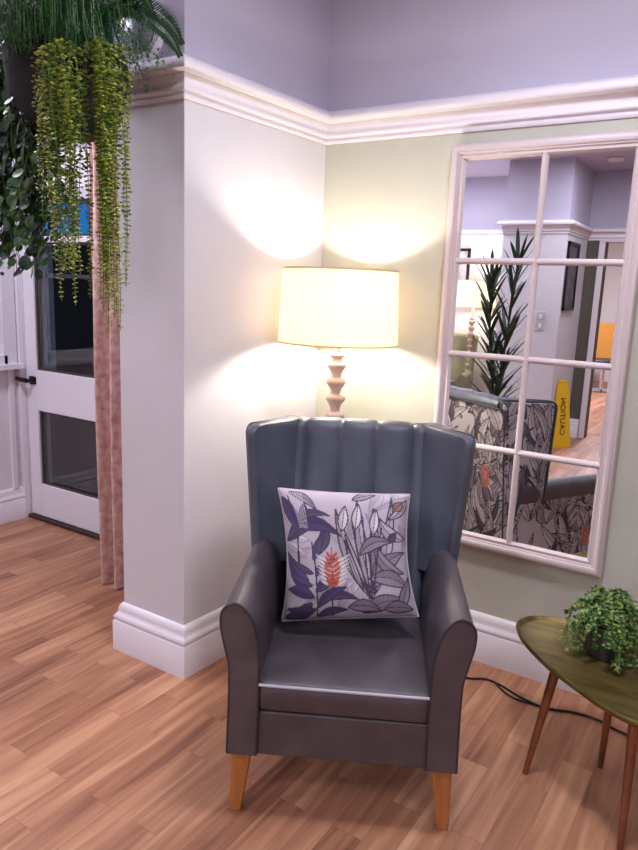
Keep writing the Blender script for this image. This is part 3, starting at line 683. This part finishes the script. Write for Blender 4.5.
def round_leaf_plant():
    rnd = random.Random(8); c0 = Vector((-2.16, 1.47, 2.12)); t = thing('trailing_plant', 'dark green round-leaved trailing plant hanging at the left of the dark basket', 'plant', c0)
    for k in range(44):
        m = MB(); L_ = rnd.uniform(.30, .66); n_ = int(L_/.035); ox = rnd.uniform(-.14, .13); oy = rnd.uniform(-.06, .10); zo = rnd.choice([.03, .03, .10, .16])
        if k == 0: ox, L_ = .13, .70
        pts = [Vector((ox*min(1, i/3)+.012*math.sin(i*.8+k), oy*min(1, i/3)+.012*math.cos(i*.7+k), .03+(zo-.03)*(1-i/(n_+1))-i*.035)) for i in range(n_+1)]
        m.tube(pts, .0013, 4, 1)
        for i in range(1, n_+1):
            for sg in (-1, 1):
                a = rnd.uniform(0, 6.28); d = Vector((math.cos(a), math.sin(a), rnd.uniform(-.7, .1)))
                q = pts[i]+d*.012; r = rnd.uniform(.014, .021); nrm = Vector((rnd.uniform(-.6, .6), -1, rnd.uniform(0, .9))).normalized()
                s = nrm.cross(d).normalized(); d2 = s.cross(nrm)
                vs = [q+d2*r]+[q+d2*r+d2*(-r*math.cos(j*math.pi/4))*1.05+s*r*math.sin(j*math.pi/4)+nrm*.002 for j in range(8)]
                m.add(vs, [(0, 1+j, 1+(j+1) % 8) for j in range(8)], 0 if rnd.random() < .6 else 2)
        m.build('vine', [G_mid, STEM, G_dark], t)
round_leaf_plant()

def fern():
    c0 = Vector((-1.95, 1.56, 2.19)); t = thing('fern', 'dark green fern with arching fronds spilling from the basket over the pier', 'plant', c0); rnd = random.Random(3)
    tips = [(-1.60, 1.66, 2.17), (-1.63, 1.70, 2.22), (-1.68, 1.62, 2.30), (-1.72, 1.50, 2.10), (-1.74, 1.42, 2.20), (-2.10, 1.62, 2.46), (-2.22, 1.44, 2.36), (-1.86, 1.30, 2.30), (-2.05, 1.32, 2.34), (-1.80, 1.72, 2.50), (-1.65, 1.45, 2.30)]
    for tip in tips:
        tp = Vector(tip)-c0; mid = tp*.55+Vector((0, 0, .13)); P = [Vector(p) for p in cr([(0, 0, 0), tuple(tp*.22+Vector((0, 0, .09))), tuple(mid), tuple(tp*.85+Vector((0, 0, .07))), tuple(tp)], 9)]
        m = MB(); m.tube(P[::3]+[P[-1]], .0015, 5, 1)
        for i in range(5, len(P)):
            s_ = i/len(P); ln = .042*math.sin(math.pi*min(1, s_*.95+.12))**.6; d = (P[i]-P[i-1]).normalized(); s = d.cross(Vector((.4, -.8, .45))).normalized()
            for sg in (-1, 1): leaf_quad(m, P[i], s*sg+d*.35, Vector((.4, -.8, .45)), max(.010, ln), .0085, .05, 0)
            if i < len(P)-1:
                for sg in (-1, 1): leaf_quad(m, (P[i]+P[i+1])/2, s*sg+d*.35, Vector((.4, -.8, .45)), max(.010, ln), .0085, .05, 0)
        m.build('frond', [G_fern, STEM], t)
fern()
def asparagus():
    c0 = Vector((-1.97, 1.50, 2.15)); t = thing('asparagus_fern', 'fine grassy bright green plant bushing over the rim of the dark basket', 'plant', c0); rnd = random.Random(6); m = MB()
    for k in range(620):
        a = rnd.uniform(0, 6.283); R = rnd.uniform(.10, .30); h_ = rnd.uniform(.03, .24)
        d = Vector((math.cos(a), math.sin(a), 0)); r0 = rnd.uniform(0, .13)
        jt = Vector((rnd.uniform(-.05, .05), rnd.uniform(-.05, .05), rnd.uniform(-.02, .03)))
        P = [Vector(p) for p in cr([tuple(d*r0), tuple(jt+d*(r0+R*.35)+Vector((0, 0, h_*.8))), tuple(d*(r0+R*.75)+Vector((0, 0, h_*.8))), tuple(d*(r0*.6+R)+Vector((0, 0, h_*.3-rnd.uniform(0, .06))))], 4)]
        w0 = rnd.uniform(.0016, .0028); s = d.cross(Vector((0, 0, 1)))
        vs = []; fs = []
        for i, p in enumerate(P): ww = w0*(1-i/len(P)*.8); vs += [p-s*ww, p+s*ww]
        for i in range(len(P)-1): fs.append((2*i, 2*i+1, 2*i+3, 2*i+2))
        m.add(vs, fs, 0)
        if k % 2 == 0:
            for i in range(2, len(P)):
                for q in range(3): leaf_quad(m, P[i], s*rnd.choice([-1, 1])+rv(.6), Vector((0, 0, 1)), rnd.uniform(.012, .026), .004, 0, 0 if rnd.random() < .6 else 1)
    m.build('foliage', [G_grass, G_mid], t)
asparagus()
# round fitting on the pier
t = thing('wall_fitting', 'round pale fitting with domed grey centre on the upper pier, behind the fern', 'wall fitting', (-1.93, PY, 2.335))
m = MB(); m.lathe([(0, 0), (.098, 0), (.10, .012), (.094, .026), (.080, .030), (.074, .022), (0, .022)], n=48); m.v = [(p[0], -p[2], p[1]) for p in m.v]; m.build('rim', M['white'], t, smooth=True, sharp=50)
m = MB(); m.lathe([(.074, .022), (.068, .034), (.045, .046), (.02, .051), (0, .052)], n=48); m.v = [(p[0], -p[2], p[1]) for p in m.v]; m.build('dome', new_mat('grey_dome', s2l(140, 140, 154), .3), t, smooth=True)

# ------------------------------------------------------------------ curtain
CURT = new_mat('dusty_pink_velvet', s2l(218, 188, 178), .75, var=s2l(178, 128, 120), vscale=34, bump=.3, bscale=60, sheen=.3, stretch=(1, 1, .8))
t = thing('curtain', 'floor-length dusty pink patterned curtain gathered beside the pale pier', 'curtain', (-2.45, 2.22, 0))
def cloth(x0, x1, y, zb, zt, waves, amp, name, mat, ph=0):
    n = 90; pts = []; rg = []
    for k in range(17):
        z = zb+(zt-zb)*k/16; r = []
        fr = []; 
        for i in range(n+1):
            s = i/n; x = x0+(x1-x0)*s; sq = 1+.08*math.sin(z*1.3); yy = y+amp*math.sin(s*waves*2*math.pi+ph+.25*math.sin(z*2))*(1-.15*k/16)+.006*math.sin(s*31+z*3)
            fr.append((((x-(x0+x1)/2)*sq+(x0+x1)/2)+2.45, yy-2.22, z))
        rg.append(fr+[(a, b_+.006, c_) for a, b_, c_ in fr[::-1]])
    m = MB(); m.loft(rg); return m.build(name, mat, t, smooth=True, sharp=60)
cloth(-2.70, -2.47, 2.21, .012, 2.20, 2.3, .036, 'drape', CURT, .6)
cloth(-2.455, -2.13, 2.27, .02, 2.20, 4.2, .03, 'lining_drape', new_mat('red_pink_lining', s2l(190, 110, 108), .75, var=s2l(170, 90, 90), vscale=10))
t2 = thing('curtain_rail', 'thin white curtain rail above the gathered pink curtain', 'curtain rail', (PX0, 2.24, 2.22))
m = MB(); m.tube([(-1.72, 0, 0), (0, 0, 0)], .012, 12); m.build('rod', M['white'], t2, smooth=True)
m = MB(); m.lathe([(0, 0), (.03, 0), (.03, .012), (0, .012)], n=20); m.v = [(-p[2]-.0, p[0], p[1]) for p in m.v]; m.build('bracket', M['white'], t2)
m = MB(); m.lathe([(0, 0), (.03, 0), (.03, .012), (0, .012)], n=20); m.v = [(p[2]-1.73, p[0], p[1]) for p in m.v]; m.build('bracket', M['white'], t2)

# ------------------------------------------------------------------ what the mirror shows
def palm():
    t = thing('tall_palm', 'tall dark green spiky-leaved potted palm in front of the white pillar', 'plant', (-2.03, -.80, 0), math.radians(0)); rnd = random.Random(12)
    m = MB(); m.lathe([(0, 0), (.13, 0), (.14, .01), (.17, .28), (.18, .30), (.165, .30), (.15, .26), (0, .26)], n=36); m.build('pot', new_mat('white_planter', s2l(215, 212, 212), .5), t, smooth=True, sharp=60)
    sp = [[(0, 0, .25), (.01, .0, .7), (-.06, 0, 1.2), (-.08, 0, 1.62)], [(.02, .01, .25), (.06, 0, .6), (.10, .02, 1.1), (.14, 0, 1.80)]]
    for k, P in enumerate(sp):
        P = [Vector(p) for p in cr(P, 8)]; m = MB(); m.tube(P, [.018-.010*i/len(P) for i in range(len(P))], 10); m.build('stem', new_mat('palm_stem', s2l(84, 74, 52), .8, var=s2l(60, 54, 38), vscale=20), t, smooth=True)
        m = MB()
        for i in range(64):
            s = .16+.84*(i/64); idx = min(len(P)-1, int(s*(len(P)-1))); p = P[idx]; a = i*2.4; up = .9+1.3*s
            d = Vector((math.cos(a), math.sin(a), up)).normalized(); ln = rnd.uniform(.24, .44); ww = rnd.uniform(.012, .020)
            q = []; cur = p.copy(); dd = d.copy()
            sd = d.cross(Vector((0, 0, 1))).normalized()
            for j in range(7):
                wj = ww*math.sin(math.pi*(j+.6)/7.2)**.7 if j < 6 else .001; q += [cur-sd*wj, cur+sd*wj]; cur = cur+dd*ln/6; dd = (dd+Vector((0, 0, -.09))).normalized()
            m.add(q, [(2*j, 2*j+1, 2*j+3, 2*j+2) for j in range(6)])
        m.build('foliage', G_dark, t)
palm()
OL = new_mat('olive_upholstery', s2l(142, 138, 104), .7, var=s2l(130, 126, 94), vscale=6, bump=.2, bscale=300)
wing_chair('olive green wing armchair by the back wall, beside the distant floor lamp', (-2.98, -1.72, 0), math.radians(168), OL, OL, False, OL, OAK, pipe=OL, lightpipe=OL)
# pictures
def picture(label, loc, rz, w_, h_, c1, c2):
    t = thing('framed_picture', label, 'picture', loc, rz)
    m = MB(); fr = .03
    for a, c_ in [((-w_/2, -.025, 0), (-w_/2+fr, 0, h_)), ((w_/2-fr, -.025, 0), (w_/2, 0, h_)), ((-w_/2, -.025, 0), (w_/2, 0, fr)), ((-w_/2, -.025, h_-fr), (w_/2, 0, h_))]: m.box(a, c_)
    m.build('frame', M['black'], t, bevel=.002)
    m = MB(); m.box((-w_/2+fr, -.012, fr), (w_/2-fr, -.004, h_-fr)); m.build('print', new_mat('print_'+label[:6], c1, .5, var=c2, vscale=9), t)
picture('dark framed picture on the side of the white pillar', (KX1+.0005, -2.0, 1.38), math.radians(90), .42, .66, s2l(40, 40, 44), s2l(110, 112, 118))
picture('black framed pale picture on the back wall left of the distant lamp', (-3.22, YB+.0005, 1.50), math.pi, .42, .52, s2l(225, 220, 214), s2l(170, 160, 158))
# switch plate on pillar front
t = thing('light_switch', 'white tall light switch plate on the front of the pillar', 'switch', (-1.91, KY, 1.27))
m = MB(); m.box((-.045, 0, -.09), (.045, .009, .09)); m.build('plate', new_mat('switch_plate', s2l(190, 184, 190), .4), t, bevel=.003)
for z in (-.045, .045):
    m = MB(); m.box((-.014, .009, z-.02), (.014, .015, z+.02)); m.build('rocker', M['white'], t, bevel=.002)
# wet floor sign
def wet_sign():
    YEL = new_mat('yellow_plastic', s2l(226, 182, 24), .45); t = thing('wet_floor_sign', 'yellow folding caution floor sign standing beside the white pillar', 'floor sign', (-1.69, -1.98, 0), math.radians(-52))
    for sg in (-1, 1):
        m = MB(); rg = []
        for z, hw, y in [(0, .115, .075), (.05, .113, .07), (.58, .075, .016), (.66, .055, .010)]:
            rg.append([(-hw, sg*y-.006, z), (hw, sg*y-.006, z), (hw, sg*y+.006, z), (-hw, sg*y+.006, z)])
        m.loft(rg); pn = m.build('panel', YEL, t, bevel=.002)
        cu = bpy.data.curves.new('caution', 'FONT'); cu.body = 'CAUTION'; cu.size = .085; cu.extrude = .001; cu.align_x = 'CENTER'; cu.align_y = 'CENTER'
        o = bpy.data.objects.new('lettering', cu); COL.objects.link(o); o.parent = pn
        tilt = math.atan2(.054, .53)
        o.rotation_euler = Matrix.Rotation(math.pi if sg > 0 else 0, 4, 'Z').to_4x4().__matmul__(Matrix.Rotation(math.pi/2-tilt, 4, 'X')).__matmul__(Matrix.Rotation(math.pi/2, 4, 'Z')).to_euler()
        o.location = (0, sg*(.016+.054*(.58-.32)/.53+.0085), .32); cu.materials.append(M['black'])
        me = bpy.data.meshes.new_from_object(o); o2 = bpy.data.objects.new('lettering', me); COL.objects.link(o2); o2.parent = pn; o2.rotation_euler = o.rotation_euler; o2.location = o.location; bpy.data.objects.remove(o)
    m = MB(); m.box((-.04, -.018, .650), (.04, .018, .685)); m.build('hinge_handle', YEL, t, bevel=.005)
wet_sign()
# orange chair far beyond the opening
def far_chair():
    t = thing('salon_chair', 'orange-backed chair with black seat on a chrome pedestal in the far room', 'chair', (-2.24, -7.0, 0), math.radians(150)); OR = new_mat('orange_vinyl', s2l(190, 128, 50), .45)
    m = MB(); m.lathe([(0, 0), (.24, 0), (.25, .012), (.22, .025), (.06, .045), (.035, .06), (.035, .42), (0, .42)], n=36); m.build('pedestal', M['chrome'], t, smooth=True)
    m = MB(); m.box((-.24, -.25, .42), (.24, .24, .54)); m.build('seat', PIPE, t, bevel=.03, seg=3)
    m = MB(); m.loft([[(-.23, .20, .52), (.23, .20, .52), (.23, .27, .52), (-.23, .27, .52)], [(-.23, .27, 1.12), (.23, .27, 1.12), (.23, .34, 1.12), (-.23, .34, 1.12)]]); m.build('backrest', OR, t, bevel=.02, seg=3)
    for sx in (-1, 1):
        m = MB(); m.tube([(sx*.25, .18, .46), (sx*.27, .2, .70), (sx*.27, -.12, .70), (sx*.25, -.15, .48)], .015, 8); m.build('arm', M['chrome'], t, smooth=True)
far_chair()
# shrub outside the door
t = thing('garden_shrub', 'dim leafy shrub outside behind the door glass', 'shrub', (-3.75, 3.9, -.02)); rnd = random.Random(2); m = MB()
for k in range(500):
    d = Vector((rnd.gauss(0, 1), rnd.gauss(0, 1), rnd.gauss(0, 1))).normalized()*rnd.uniform(.1, .5); p = Vector((0, 0, .95))+Vector((d.x, d.y, d.z*1.6)); leaf_quad(m, p, rv(), Vector((0, 0, 1)), .09, .04)
m.build('foliage', G_mid, t)
m = MB(); m.tube([(0, 0, 0), (.02, 0, .5), (0, 0, 1.2)], [.03, .025, .01], 8); m.build('stem', new_mat('bark', s2l(80, 62, 50), .9), t)
